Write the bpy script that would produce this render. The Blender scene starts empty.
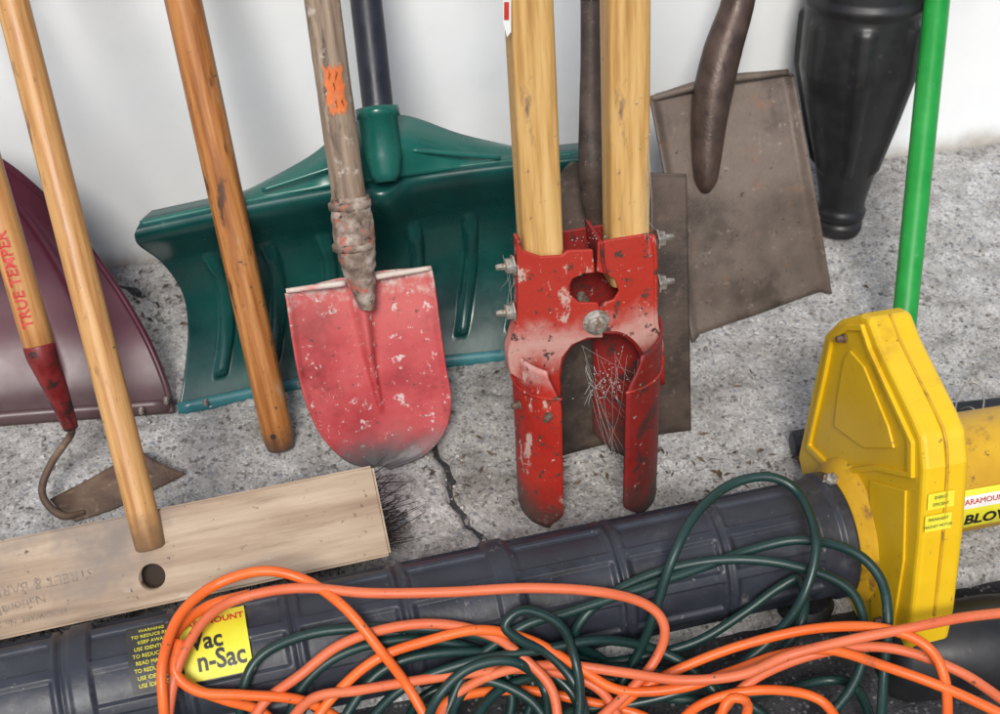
import bpy, bmesh, math, random
from mathutils import Vector, Matrix, noise
random.seed(7)
V=Vector
scene=bpy.context.scene
# ---------------------------------------------------------------- camera
CAM=V((-.394,-1.654,1.24)); TH=math.radians(42); YAW=math.radians(13.4); FPX=1389.0
F=V((math.sin(YAW)*math.cos(TH),math.cos(YAW)*math.cos(TH),-math.sin(TH)))
R=V((math.cos(YAW),-math.sin(YAW),0)); U=V((math.sin(YAW)*math.sin(TH),math.cos(YAW)*math.sin(TH),math.cos(TH)))
cd=bpy.data.cameras.new("camera"); cam=bpy.data.objects.new("camera",cd); scene.collection.objects.link(cam)
cam.matrix_world=Matrix.Translation(CAM)@Matrix((R,U,-F)).transposed().to_4x4()
cd.sensor_width=36; cd.lens=50; cd.clip_start=.02; cd.clip_end=400
cd.dof.use_dof=True; cd.dof.focus_distance=1.5; cd.dof.aperture_fstop=8
scene.camera=cam
# survey helpers: photo bearing -> point on a real plane of the scene
def ray(u,v): return F*FPX+R*(u-500)+U*(357-v)
def G(u,v,z=0.):
    d=ray(u,v); return CAM+d*((z-CAM.z)/d.z)
def Y(u,v,y):
    d=ray(u,v); return CAM+d*((y-CAM.y)/d.y)
def X(u,v,x):
    d=ray(u,v); return CAM+d*((x-CAM.x)/d.x)
def PL(u,v,P,N):
    d=ray(u,v); return CAM+d*((P-CAM).dot(N)/d.dot(N))
def rad(P,w): return (P-CAM).dot(F)*w/2/FPX
# ---------------------------------------------------------------- materials
def pm(name,cols,scale=30,rough=.6,bump=.15,bscale=None,metal=0,stretch=(1,1,1),layers=(),spec=.5,bdist=.002,pos=None,coat=0,trans=0):
    m=bpy.data.materials.new(name); m.use_nodes=True; nt=m.node_tree; N=nt.nodes; L=nt.links
    b=N["Principled BSDF"]; tc=N.new("ShaderNodeTexCoord")
    mp=N.new("ShaderNodeMapping"); mp.inputs["Scale"].default_value=stretch; L.new(tc.outputs["Object"],mp.inputs[0])
    def nz(sc,src,det=4,rg=.6,dist=0):
        n=N.new("ShaderNodeTexNoise"); n.inputs["Scale"].default_value=sc; n.inputs["Detail"].default_value=det
        n.inputs["Roughness"].default_value=rg; n.inputs["Distortion"].default_value=dist; L.new(src,n.inputs["Vector"]); return n.outputs["Fac"]
    n1=nz(scale,mp.outputs[0])
    r=N.new("ShaderNodeValToRGB"); L.new(n1,r.inputs[0]); e=r.color_ramp.elements
    k=len(cols); ps=pos or [.33+.34*i/max(1,k-1) for i in range(k)]
    e[0].position=ps[0]; e[0].color=(*cols[0],1); e[1].position=ps[-1]; e[1].color=(*cols[-1],1)
    for i in range(1,k-1):
        x=e.new(ps[i]); x.color=(*cols[i],1)
    col=r.outputs[0]; rg=None
    for ly in layers:
        kind=ly[0]
        if kind=='n':
            _,c,sc,lo,hi=ly[:5]; st=ly[5] if len(ly)>5 else (1,1,1)
            m2=N.new("ShaderNodeMapping"); m2.inputs["Scale"].default_value=st; m2.inputs["Location"].default_value=(sc*.13,1.7,lo*9)
            L.new(tc.outputs["Object"],m2.inputs[0]); f=nz(sc,m2.outputs[0],5,.68)
        else:
            _,c,lo,hi,am,sc=ly
            s=N.new("ShaderNodeSeparateXYZ"); L.new(tc.outputs["Object"],s.inputs[0]); f0=nz(sc,tc.outputs["Object"],5,.65)
            ma=N.new("ShaderNodeMath"); ma.operation='MULTIPLY_ADD'; L.new(f0,ma.inputs[0]); ma.inputs[1].default_value=am
            L.new(s.outputs[{'x':0,'y':1,'z':2}[kind]],ma.inputs[2])
            sb=N.new("ShaderNodeMath"); sb.operation='SUBTRACT'; L.new(ma.outputs[0],sb.inputs[0]); sb.inputs[1].default_value=am*.5; f=sb.outputs[0]
        mr=N.new("ShaderNodeMapRange"); mr.interpolation_type='SMOOTHSTEP'; L.new(f,mr.inputs[0]); 
        if lo<=hi:
            mr.inputs[1].default_value=lo; mr.inputs[2].default_value=hi; mr.inputs[3].default_value=0; mr.inputs[4].default_value=1
        else:
            mr.inputs[1].default_value=hi; mr.inputs[2].default_value=lo; mr.inputs[3].default_value=1; mr.inputs[4].default_value=0
        mx=N.new("ShaderNodeMix"); mx.data_type='RGBA'; L.new(mr.outputs[0],mx.inputs[0]); L.new(col,mx.inputs[6]); mx.inputs[7].default_value=(*c,1)
        col=mx.outputs[2]
    L.new(col,b.inputs["Base Color"])
    rr=N.new("ShaderNodeMapRange"); L.new(n1,rr.inputs[0]); rr.inputs[1].default_value=.3; rr.inputs[2].default_value=.7
    rr.inputs[3].default_value=max(.05,rough-.1); rr.inputs[4].default_value=min(1,rough+.12); L.new(rr.outputs[0],b.inputs["Roughness"])
    b.inputs["Metallic"].default_value=metal; b.inputs["Specular IOR Level"].default_value=spec
    if coat: b.inputs["Coat Weight"].default_value=coat
    if trans: b.inputs["Transmission Weight"].default_value=trans
    if bump:
        bp=N.new("ShaderNodeBump"); bp.inputs["Strength"].default_value=bump; bp.inputs["Distance"].default_value=bdist
        L.new(nz(bscale or scale*2,mp.outputs[0],3),bp.inputs["Height"]); L.new(bp.outputs[0],b.inputs["Normal"])
    return m
def concrete_mat(name,ramp,agg,scale,rough=.9,asph=False):
    m=bpy.data.materials.new(name); m.use_nodes=True; nt=m.node_tree; N=nt.nodes; L=nt.links
    b=N["Principled BSDF"]; tc=N.new("ShaderNodeTexCoord"); O=tc.outputs["Object"]
    def nz(sc,det=4,rg=.6):
        n=N.new("ShaderNodeTexNoise"); n.inputs["Scale"].default_value=sc; n.inputs["Detail"].default_value=det; n.inputs["Roughness"].default_value=rg; L.new(O,n.inputs["Vector"]); return n.outputs["Fac"]
    def rmp(f,st):
        r=N.new("ShaderNodeValToRGB"); L.new(f,r.inputs[0]); e=r.color_ramp.elements
        e[0].position=st[0][0]; e[0].color=(*st[0][1],1); e[1].position=st[-1][0]; e[1].color=(*st[-1][1],1)
        for p,c in st[1:-1]:
            x=e.new(p); x.color=(*c,1)
        return r.outputs[0]
    def mix(f,a,bb,mode='MIX'):
        mx=N.new("ShaderNodeMix"); mx.data_type='RGBA'; mx.blend_type=mode
        for s,i in ((f,0),(a,6),(bb,7)):
            if hasattr(s,'links'): L.new(s,mx.inputs[i])
            else: mx.inputs[i].default_value=s
        return mx.outputs[2]
    base=rmp(nz(22),ramp)
    vo=N.new("ShaderNodeTexVoronoi"); vo.inputs["Scale"].default_value=scale; vo.inputs["Randomness"].default_value=1; L.new(O,vo.inputs["Vector"])
    sp=N.new("ShaderNodeSeparateColor"); L.new(vo.outputs["Color"],sp.inputs[0])
    acol=rmp(sp.outputs[0],agg)
    m1=N.new("ShaderNodeMapRange"); L.new(vo.outputs["Distance"],m1.inputs[0]); m1.inputs[1].default_value=.28; m1.inputs[2].default_value=.5; m1.inputs[3].default_value=.85; m1.inputs[4].default_value=0
    m2=N.new("ShaderNodeMath"); m2.operation='GREATER_THAN'; L.new(sp.outputs[1],m2.inputs[0]); m2.inputs[1].default_value=.45
    mm=N.new("ShaderNodeMath"); mm.operation='MULTIPLY'; L.new(m1.outputs[0],mm.inputs[0]); L.new(m2.outputs[0],mm.inputs[1])
    c=mix(mm.outputs[0],base,acol)
    vo2=N.new("ShaderNodeTexVoronoi"); vo2.inputs["Scale"].default_value=scale*3.1; L.new(O,vo2.inputs["Vector"])
    sp2=N.new("ShaderNodeSeparateColor"); L.new(vo2.outputs["Color"],sp2.inputs[0])
    g=rmp(sp2.outputs[2],[(.0,(.34,.33,.32)),(.2,(.88,.88,.88)),(.8,(1,1,1)),(.98,(1.4,1.4,1.4))])
    c=mix(.85,c,g,'MULTIPLY')
    st=rmp(nz(4,5,.6),[(.34,(.50,.46,.42)),(.5,(.88,.86,.84)),(.65,(1.05,1.05,1.06))])
    c=mix(.7 if not asph else .3,c,st,'MULTIPLY')
    pit=rmp(nz(70,3,.7),[(.31,(.26,.24,.22)),(.41,(1,1,1)),(.9,(1,1,1))])
    c=mix(.75,c,pit,'MULTIPLY')
    L.new(c,b.inputs["Base Color"]); b.inputs["Roughness"].default_value=rough
    bp=N.new("ShaderNodeBump"); bp.inputs["Strength"].default_value=.7; bp.inputs["Distance"].default_value=.004
    L.new(nz(110,4,.75),bp.inputs["Height"]); L.new(bp.outputs[0],b.inputs["Normal"])
    return m
M={}
M['wall']=pm('white_paint',[(.80,.825,.825),(.85,.865,.86)],6,.6,.10,90,layers=[('z',(.38,.34,.28),.045,-.012,.05,18),('n',(.74,.76,.765),3,.55,.72)])
M['conc']=concrete_mat('rough_concrete',[(.3,(.27,.265,.25)),(.5,(.43,.425,.415)),(.7,(.55,.545,.535))],[(0,(.08,.08,.085)),(.3,(.32,.295,.265)),(.6,(.47,.46,.455)),(.85,(.20,.225,.27)),(1,(.70,.68,.66))],120)
M['asph']=concrete_mat('asphalt',[(.3,(.022,.022,.024)),(.6,(.04,.04,.044)),(.8,(.06,.06,.065))],[(0,(.03,.03,.03)),(.5,(.07,.07,.08)),(.9,(.16,.16,.17)),(1,(.3,.3,.3))],190,.85,True)
def wood(name,a,b,c,layers=(),rough=.5,sc=20): return pm(name,[a,b,c],sc,rough,.15,60,stretch=(6,6,.35),layers=list(layers))
M['wood_or']=wood('varnished_ash',(.22,.075,.018),(.36,.135,.034),(.47,.21,.062),[('n',(.07,.032,.016),30,.55,.68,(2,2,.5)),('n',(.40,.26,.15),14,.60,.7,(1,1,.4)),('n',(.08,.045,.03),90,.63,.69),('z',(.07,.04,.025),.04,.0,.05,30)],.4)
M['wood_broom']=wood('broom_handle_wood',(.35,.155,.045),(.48,.245,.080),(.56,.32,.12),[('n',(.18,.085,.04),30,.57,.70,(2,2,.5)),('n',(.12,.065,.04),100,.65,.71),('z',(.20,.115,.06),.05,.0,.05,40)],.45)
M['wood_dig']=wood('pale_pine',(.42,.225,.065),(.58,.35,.12),(.66,.43,.175),[('n',(.33,.19,.08),16,.52,.68,(3,3,.15)),('n',(.20,.13,.08),22,.62,.76,(2,2,.5)),('n',(.18,.11,.065),80,.63,.71,(1,1,.7))],.5)
M['wood_grey']=wood('weathered_handle',(.13,.09,.065),(.235,.17,.12),(.34,.26,.19),[('n',(.06,.042,.032),24,.52,.68,(2,2,.5)),('n',(.42,.37,.31),40,.6,.7),('n',(.26,.11,.06),12,.6,.75,(1,1,.5))],.7)
M['wood_red']=wood('hoe_handle_wood',(.34,.13,.038),(.46,.215,.068),(.54,.29,.105),[('n',(.13,.07,.04),30,.58,.72,(2,2,.5)),('n',(.12,.07,.045),100,.64,.71)],.4)
M['wood_block']=pm('broom_block_wood',[(.25,.165,.105),(.37,.27,.185),(.47,.365,.265)],9,.75,.3,80,stretch=(.5,6,6),layers=[('n',(.17,.115,.075),9,.53,.76,(.5,4,4)),('n',(.54,.46,.37),16,.60,.76,(.7,2,2)),('n',(.10,.07,.05),90,.62,.70),('n',(.22,.18,.15),5,.52,.72)])
M['hole']=pm('bore_shade',[(.02,.013,.01),(.035,.025,.018)],40,.9)  # near-black: the shade inside the holes is put into this colour
M['green']=pm('green_plastic',[(.0035,.050,.045),(.006,.068,.060)],12,.28,.05,60,layers=[('n',(.05,.12,.12),35,.62,.85),('n',(.2,.26,.25),130,.69,.78),('n',(.003,.035,.033),5,.5,.7)],coat=.15)
M['teal_edge']=pm('teal_wear_strip',[(.02,.12,.14),(.04,.18,.20)],30,.4,.1,layers=[('n',(.25,.3,.3),50,.6,.7)])
M['green_lit']=pm('green_plastic_lit_top',[(.006,.088,.070),(.010,.115,.092)],14,.3,.05,60,layers=[('n',(.10,.18,.16),35,.62,.82)])  # brighter copy of the green plastic: light on upward parts painted in
M['blackh']=pm('black_sleeve',[(.010,.012,.02),(.018,.020,.03)],30,.4,.05)
M['purple']=pm('maroon_plastic',[(.040,.005,.014),(.075,.011,.024)],7,.34,.04,50,layers=[('n',(.10,.04,.06),30,.62,.85),('z',(.09,.06,.06),.06,-.01,.05,30)],spec=.35)
M['red_blade']=pm('worn_red_paint',[(.33,.028,.034),(.43,.050,.055),(.48,.080,.080)],14,.55,.2,120,layers=[('n',(.20,.018,.02),9,.54,.7),('z',(.50,.11,.105),.11,.22,.10,22),('n',(.56,.42,.39),75,.61,.66),('z',(.55,.48,.42),.190,.240,.15,60),('z',(.085,.08,.08),.055,.008,.06,22),('n',(.12,.05,.04),110,.63,.68),('n',(.56,.50,.45),160,.66,.70)])
M['socket']=pm('crusted_socket',[(.09,.065,.05),(.22,.16,.125),(.40,.34,.29)],60,.8,.7,110,layers=[('n',(.38,.11,.07),50,.56,.64),('n',(.05,.035,.027),80,.59,.67)])
M['orange_mark']=pm('orange_paint',[(.50,.11,.025),(.66,.17,.04)],60,.7,.2,layers=[('n',(.25,.17,.12),70,.54,.62)])
M['red_dig']=pm('red_enamel',[(.30,.013,.008),(.42,.025,.013)],12,.45,.25,90,layers=[('n',(.17,.012,.01),18,.52,.68),('z',(.50,.28,.24),.185,.235,.08,30),('z',(.39,.028,.016),.228,.268,.07,30),('n',(.50,.34,.28),40,.585,.65,(1,1,.5)),('z',(.07,.038,.03),.07,.0,.09,30),('n',(.075,.04,.03),80,.575,.63),('n',(.08,.04,.028),28,.61,.68,(1,1,.35)),('n',(.48,.40,.34),150,.655,.69)])
M['red_shaded']=pm('red_enamel_shaded',[(.15,.008,.007),(.26,.013,.010)],12,.55,.25,90,layers=[('n',(.06,.02,.016),40,.50,.62),('z',(.06,.035,.03),.09,.0,.10,30),('n',(.35,.3,.27),110,.64,.70)])  # darker copy of the red enamel: inside shade painted in, plus grime
M['bolt']=pm('galvanised_bolt',[(.20,.18,.15),(.42,.40,.36)],80,.5,.3,200,metal=.4,layers=[('n',(.2,.12,.07),90,.52,.61)])
M['rust']=pm('rusty_steel',[(.065,.04,.028),(.12,.075,.05),(.18,.12,.085)],22,.7,.5,140,metal=.15,layers=[('n',(.04,.03,.022),10,.5,.68),('n',(.24,.16,.10),60,.58,.72)])
M['spade']=pm('browned_steel',[(.035,.024,.020),(.07,.05,.040),(.10,.072,.058)],16,.6,.35,150,metal=.2,layers=[('n',(.13,.085,.06),14,.54,.72),('n',(.14,.10,.08),50,.57,.72),('n',(.03,.022,.018),7,.5,.65),('n',(.20,.15,.11),120,.65,.7)])
M['gsteel']=pm('grey_brown_steel',[(.090,.066,.052),(.130,.098,.078),(.17,.132,.106)],12,.6,.3,160,metal=.2,layers=[('n',(.06,.042,.032),7,.49,.68),('n',(.23,.185,.15),70,.59,.72),('n',(.18,.105,.065),25,.57,.74),('n',(.04,.028,.02),110,.63,.69)])
M['dsocket']=pm('dark_forged_steel',[(.045,.027,.021),(.09,.057,.043)],40,.42,.3,150,metal=.3)
M['bplastic']=pm('black_ribbed_plastic',[(.010,.010,.011),(.018,.018,.019)],20,.42,.1,80,layers=[('n',(.08,.075,.07),60,.63,.8)])
M['tube']=pm('slate_black_plastic',[(.017,.020,.029),(.029,.033,.046)],12,.45,.15,160,layers=[('n',(.085,.085,.09),22,.56,.8),('n',(.012,.012,.015),8,.55,.7),('n',(.16,.145,.13),45,.63,.77),('n',(.25,.23,.21),150,.67,.72)])
M['gpole']=pm('green_coating',[(.006,.22,.028),(.012,.29,.042)],20,.35,.05,layers=[('n',(.12,.32,.14),60,.62,.75),('n',(.02,.12,.03),15,.6,.75,(1,1,.3))],coat=.1)
M['yellow']=pm('yellow_plastic',[(.68,.41,.006),(.76,.49,.010)],6,.38,.08,120,layers=[('n',(.54,.30,.012),8,.54,.73),('n',(.38,.20,.03),30,.61,.77),('n',(.22,.12,.035),100,.65,.71)],coat=.1)
M['yellow_d']=pm('stained_yellow_plastic',[(.50,.27,.010),(.64,.38,.015)],12,.5,.12,120,layers=[('n',(.24,.12,.025),22,.54,.68),('n',(.1,.06,.03),90,.62,.7)])
M['lab_y']=pm('label_yellow',[(.70,.64,.03),(.76,.70,.05)],30,.5,.05,layers=[('n',(.4,.36,.2),60,.60,.73)])
M['lab_k']=pm('label_black',[(.02,.02,.02),(.035,.035,.035)],30,.5,.05,layers=[('n',(.2,.19,.17),90,.62,.7)])
M['ink_k']=pm('black_ink',[(.02,.02,.02),(.03,.03,.03)],30,.5,0)
M['ink_r']=pm('red_ink',[(.45,.03,.02),(.55,.05,.04)],90,.5,0)
M['ink_w']=pm('white_ink',[(.7,.7,.66),(.78,.78,.74)],30,.5,0)
M['ink_g']=pm('faded_grey_ink',[(.12,.10,.085),(.34,.26,.19)],160,.8,0)
M['red_f']=pm('dark_red_ferrule',[(.12,.008,.009),(.2,.018,.016)],50,.4,.3,120,layers=[('n',(.03,.012,.01),40,.5,.62)])
M['orange']=pm('orange_cord_jacket',[(.70,.105,.012),(.78,.15,.022)],12,.42,.08,200,layers=[('n',(.38,.09,.035),30,.58,.77),('n',(.14,.06,.035),110,.64,.70)])
M['orange_f']=pm('faded_orange_jacket',[(.58,.11,.038),(.66,.155,.06)],12,.5,.08,200,layers=[('n',(.32,.10,.05),24,.55,.77),('n',(.12,.06,.035),110,.63,.70)])
M['gcord']=pm('dark_green_cord_jacket',[(.004,.022,.019),(.008,.036,.031)],12,.4,.08,200,layers=[('n',(.05,.08,.07),50,.62,.8),('n',(.12,.12,.10),120,.67,.72)])
M['bristle']=pm('dark_bristle',[(.02,.016,.014),(.05,.04,.034)],60,.8)
M['web']=pm('cobweb_silk',[(.42,.40,.37),(.55,.53,.50)],60,.9,0)
M['peb']=pm('pebbles',[(.10,.095,.09),(.30,.28,.26),(.52,.50,.48)],45,.85,.3)
M['leaf']=pm('dry_litter',[(.04,.028,.018),(.09,.06,.035),(.17,.12,.08)],45,.9,.3)
M['wire']=pm('steel_wire',[(.3,.28,.25),(.45,.42,.38)],60,.4,.1,metal=.7)
# ---------------------------------------------------------------- mesh helpers
def grp(name,loc=(0,0,0)):
    e=bpy.data.objects.new(name,None); e.empty_display_size=.05; e.location=loc; scene.collection.objects.link(e); bpy.context.view_layer.update(); return e
def link(o,parent,mat):
    scene.collection.objects.link(o)
    if mat is not None: o.data.materials.append(M[mat] if isinstance(mat,str) else mat)
    if parent is not None:
        o.parent=parent; o.matrix_parent_inverse=Matrix.Translation(-parent.location)
    return o
def mk(name,vs,fs,mat,parent=None,smooth=True,mw=None,solid=0,bevel=0,sub=0,off=0):
    me=bpy.data.meshes.new(name); me.from_pydata([tuple(v) for v in vs],[],fs)
    bm=bmesh.new(); bm.from_mesh(me); bmesh.ops.recalc_face_normals(bm,faces=bm.faces); bm.to_mesh(me); bm.free()
    if smooth:
        for p in me.polygons: p.use_smooth=True
    o=bpy.data.objects.new(name,me); link(o,parent,mat)
    if mw is not None: o.matrix_world=mw
    if solid:
        s=o.modifiers.new('s','SOLIDIFY'); s.thickness=solid; s.offset=off
    if bevel:
        b=o.modifiers.new('b','BEVEL'); b.width=bevel; b.segments=3; b.limit_method='ANGLE'; b.angle_limit=math.radians(35)
    if sub:
        s=o.modifiers.new('ss','SUBSURF'); s.levels=sub; s.render_levels=sub
    return o
def frame(A,B,front=V((0,-1,0))):
    z=(B-A).normalized(); y=(front-z*front.dot(z)).normalized()*-1; x=y.cross(z).normalized()
    return Matrix((x,y,z)).transposed().to_4x4()
def lathe(name,A,B,prof,mat,parent=None,seg=40,sq=None,bevel=0,wob=0):
    mw=Matrix.Translation(A)@frame(A,B)
    vs=[];fs=[]
    for j,(d,r) in enumerate(prof):
        for i in range(seg):
            a=2*math.pi*i/seg; c,s=math.cos(a),math.sin(a); k=1
            if sq: k=(abs(c)**sq+abs(s)**sq)**(-1/sq)
            w=wob*noise.noise(V((c*2,s*2,d*9))) if wob else 0
            vs.append((c*(r+w)*k,s*(r+w)*k,d))
    n=len(prof)
    for j in range(n-1):
        for i in range(seg):
            fs.append((j*seg+i,j*seg+(i+1)%seg,(j+1)*seg+(i+1)%seg,(j+1)*seg+i))
    fs.append(tuple(range(seg))); fs.append(tuple((n-1)*seg+i for i in range(seg)))
    o=mk(name,vs,fs,mat,parent,True,bevel=bevel)
    o.matrix_world=mw
    o.data.polygons[-1].use_smooth=False; o.data.polygons[-2].use_smooth=False
    return o
def lin(L,r0,r1,n=24,e=.002,wob=0):
    p=[(0,r0*.85),(e,r0)]
    for i in range(1,n): p.append((L*i/n,r0+(r1-r0)*i/n+(random.uniform(-wob,wob))))
    p+= [(L-e,r1),(L,r1*.85)]
    return p
def cr(p,t):
    n=len(p)
    if n==1: return p[0]
    t=max(0,min(n-1-1e-6,t)); i=int(t); f=t-i
    p1,p2=p[i],p[i+1]; p0=p[i-1] if i>0 else p1*2-p2; p3=p[i+2] if i+2<n else p2*2-p1
    return .5*((2*p1)+(p2-p0)*f+(2*p0-5*p1+4*p2-p3)*f*f+(3*p1-p0-3*p2+p3)*f*f*f)
def gridsurf(name,rows,nx,ny,mat,parent,disp=None,solid=.002,off=0):
    vs=[];fs=[]
    for j in range(ny+1):
        t=j/ny*(len(rows)-1)
        for i in range(nx+1):
            s=i/nx
            col=[cr(r,s*(len(r)-1)) for r in rows]
            p=cr(col,t)
            if disp: p=p+disp(s,j/ny)
            vs.append(p)
    for j in range(ny):
        for i in range(nx):
            a=j*(nx+1)+i; fs.append((a,a+1,a+nx+2,a+nx+1))
    return mk(name,vs,fs,mat,parent,True,solid=solid,off=off)
def plate(name,pts,ext,mat,parent,bevel=.0015,smooth=False):
    n=len(pts); vs=list(pts)+[p+ext for p in pts]
    fs=[tuple(range(n)),tuple(range(2*n-1,n-1,-1))]+[(i,(i+1)%n,n+(i+1)%n,n+i) for i in range(n)]
    return mk(name,vs,fs,mat,parent,smooth,bevel=bevel)
def sweepdata(pts,radii,seg=12,step=.006,resample=True):
    P=[];Rr=[]
    n=len(pts)
    for i in range(n-1):
        k=max(2,int((pts[i+1]-pts[i]).length/step)) if resample else 1
        for j in range(k):
            P.append(cr(pts,i+j/k)); Rr.append(radii[i]+(radii[i+1]-radii[i])*j/k)
    P.append(pts[-1]); Rr.append(radii[-1])
    T=[(P[min(i+1,len(P)-1)]-P[max(i-1,0)]).normalized() for i in range(len(P))]
    nrm=T[0].orthogonal().normalized(); vs=[];fs=[]
    for i,p in enumerate(P):
        nrm=(nrm-T[i]*nrm.dot(T[i])).normalized(); b=T[i].cross(nrm)
        for k in range(seg):
            a=2*math.pi*k/seg; vs.append(p+(nrm*math.cos(a)+b*math.sin(a))*Rr[i])
    for i in range(len(P)-1):
        for k in range(seg): fs.append((i*seg+k,i*seg+(k+1)%seg,(i+1)*seg+(k+1)%seg,(i+1)*seg+k))
    fs.append(tuple(range(seg))); fs.append(tuple((len(P)-1)*seg+k for k in range(seg)))
    return vs,fs
def sweep(name,pts,radii,mat,parent,seg=12,step=.006):
    if not isinstance(radii,(list,tuple)): radii=[radii]*len(pts)
    vs,fs=sweepdata(pts,radii,seg,step); return mk(name,vs,fs,mat,parent)
def multi(name,strands,mat,parent,seg=10,step=.006):
    vs=[];fs=[]
    for pts,r in strands:
        rr=r if isinstance(r,list) else [r]*len(pts)
        a,b=sweepdata(pts,rr,seg,step); o=len(vs); vs+=a; fs+=[tuple(i+o for i in f) for f in b]
    return mk(name,vs,fs,mat,parent)
def text(name,s,size,fn,mat,parent,ext=.0003,sx=1.0,bold=0):
    cu=bpy.data.curves.new('t','FONT'); cu.body=s; cu.size=size; cu.extrude=ext; cu.align_x='CENTER'; cu.align_y='CENTER'; cu.resolution_u=3; cu.offset=bold
    to=bpy.data.objects.new('t',cu); scene.collection.objects.link(to); bpy.context.view_layer.update()
    me=bpy.data.meshes.new_from_object(to.evaluated_get(bpy.context.evaluated_depsgraph_get()))
    bpy.data.objects.remove(to)
    vs=[fn(v.co.x*sx,v.co.y,v.co.z) for v in me.vertices]; fs=[tuple(p.vertices) for p in me.polygons]
    return mk(name,vs,fs,mat,parent,False)
def boolcut(o,A,B,r):
    L=(B-A).length
    c=lathe('cut',A,B,[(0,r),(L,r)],None,None,seg=40); bpy.context.view_layer.update()
    md=o.modifiers.new('bo','BOOLEAN'); md.object=c; md.solver='EXACT'; md.operation='DIFFERENCE'
    me=bpy.data.meshes.new_from_object(o.evaluated_get(bpy.context.evaluated_depsgraph_get()))
    o.modifiers.clear(); o.data=me; bpy.data.objects.remove(c)
def sm(a,b,x):
    t=max(0,min(1,(x-a)/(b-a))); return t*t*(3-2*t)
def extend(A,B,yend=-.02,maxL=1.45):
    d=B-A; L=d.length; d=d/L
    k=(yend-A.y)/d.y if d.y>1e-4 else maxL
    return A+d*max(L,min(k,maxL))
def bolt(name,P,n,r,parent,mat='bolt',shank=.012):
    n=n.normalized()
    lathe(name,P,P+n,[(0,r*1.35),(.002,r*1.35),(.0021,r*.45),(.0022,r)]+[(.0024,r),(.009,r),(.010,r*.8),(.0101,r*.45),(shank+.006,r*.42),(shank+.008,r*.3)],mat,parent,seg=6,bevel=.0006)

# ---------------------------------------------------------------- setting
mk('asphalt_ground',[(-60,-60,-.012),(60,-60,-.012),(60,60,-.012),(-60,60,-.012)],[(0,1,2,3)],'asph',None,False)
xs=[-6,-4,-2.5,-1.6,-1.2]+[-1.0+.0045*i for i in range(int(2.1/.0045))]+[1.1,1.4,1.8,2.6,4,6]
ys=[.1]+[-.0045*i for i in range(int(.80/.0045))]+[-.803,-.806,-.808]
crack=[G(u,v) for u,v in [(395,395),(425,430),(448,462),(452,500),(480,530),(505,560)]]
crack2=[G(u,v) for u,v in [(105,270),(135,288),(160,302),(185,296)]]
def dseg(p,pl):
    b=9
    for i in range(len(pl)-1):
        a,c=pl[i],pl[i+1]; dx,dy=c.x-a.x,c.y-a.y; t=max(0,min(1,((p[0]-a.x)*dx+(p[1]-a.y)*dy)/(dx*dx+dy*dy)))
        b=min(b,math.hypot(p[0]-a.x-t*dx,p[1]-a.y-t*dy))
    return b
vs=[]
for y in ys:
    for x in xs:
        z=0
        if -1.01<x<1.1:
            q=V((x,y,0)); z=.0035*noise.noise(q*12)+.0022*noise.noise(q*45)+.0017*noise.noise(q*120)
            z-=.005*max(0,noise.noise(q*30+V((9,0,0)))-.22)
            jx=x+.008*noise.noise(q*40); jy=y+.008*noise.noise(q*40+V((5,5,5)))
            if -.45<x<.2 and -.75<y<-.2:
                d=dseg((jx,jy),crack); z-=.016*(1-sm(.002,.009,d))
            if x<-.3 and y>-.2:
                d=dseg((jx,jy),crack2); z-=.014*(1-sm(.002,.009,d))
        z=min(z,.004)
        if y<-.80: z-=(-.80-y)*2.2
        vs.append((x,y,z))
nx=len(xs); fs=[(j*nx+i,j*nx+i+1,(j+1)*nx+i+1,(j+1)*nx+i) for j in range(len(ys)-1) for i in range(nx-1)]
mk('concrete_apron',vs,fs,'conc')
w=mk('white_wall',[(-6,0,-.1),(6,0,-.1),(6,.2,-.1),(-6,.2,-.1),(-6,0,2.7),(6,0,2.7),(6,.2,2.7),(-6,.2,2.7)],[(0,1,2,3),(4,5,6,7),(0,1,5,4),(1,2,6,5),(2,3,7,6),(3,0,4,7)],'wall',None,False)
def scatter(name,n,region,smin,smax,mat,flat=.6,dens=None):
    vs=[];fs=[]
    base=bmesh.new(); bmesh.ops.create_icosphere(base,subdivisions=1,radius=1); bv=[v.co.copy() for v in base.verts]; bf=[[v.index for v in f.verts] for f in base.faces]; base.free()
    k=0
    while k<n:
        x=random.uniform(region[0],region[1]); y=random.uniform(region[2],region[3])
        if dens and random.random()>dens(x,y): continue
        k+=1; s=smin+(smax-smin)*random.random()**2.5; o=len(vs); rot=Matrix.Rotation(random.uniform(0,6.28),3,'Z'); sx=random.uniform(.7,1.5)
        z0=.001 if y>-.8 else -.012
        for c in bv:
            c2=V((c.x*sx,c.y,c.z*flat))*s*(1+random.uniform(-.18,.18)); c2=rot@c2; vs.append((x+c2.x,y+c2.y,z0+s*flat*.5+c2.z))
        fs+=[tuple(i+o for i in f) for f in bf]
    return mk(name,vs,fs,mat,None,False)
def dn(x,y): return .3+.7*sm(-.05,.35,noise.noise(V((x,y,3))*6))
scatter('gravel',3400,(-.95,1.0,-.8,-.01),.0010,.0040,'peb',dens=dn)
vs=[];fs=[]
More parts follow.
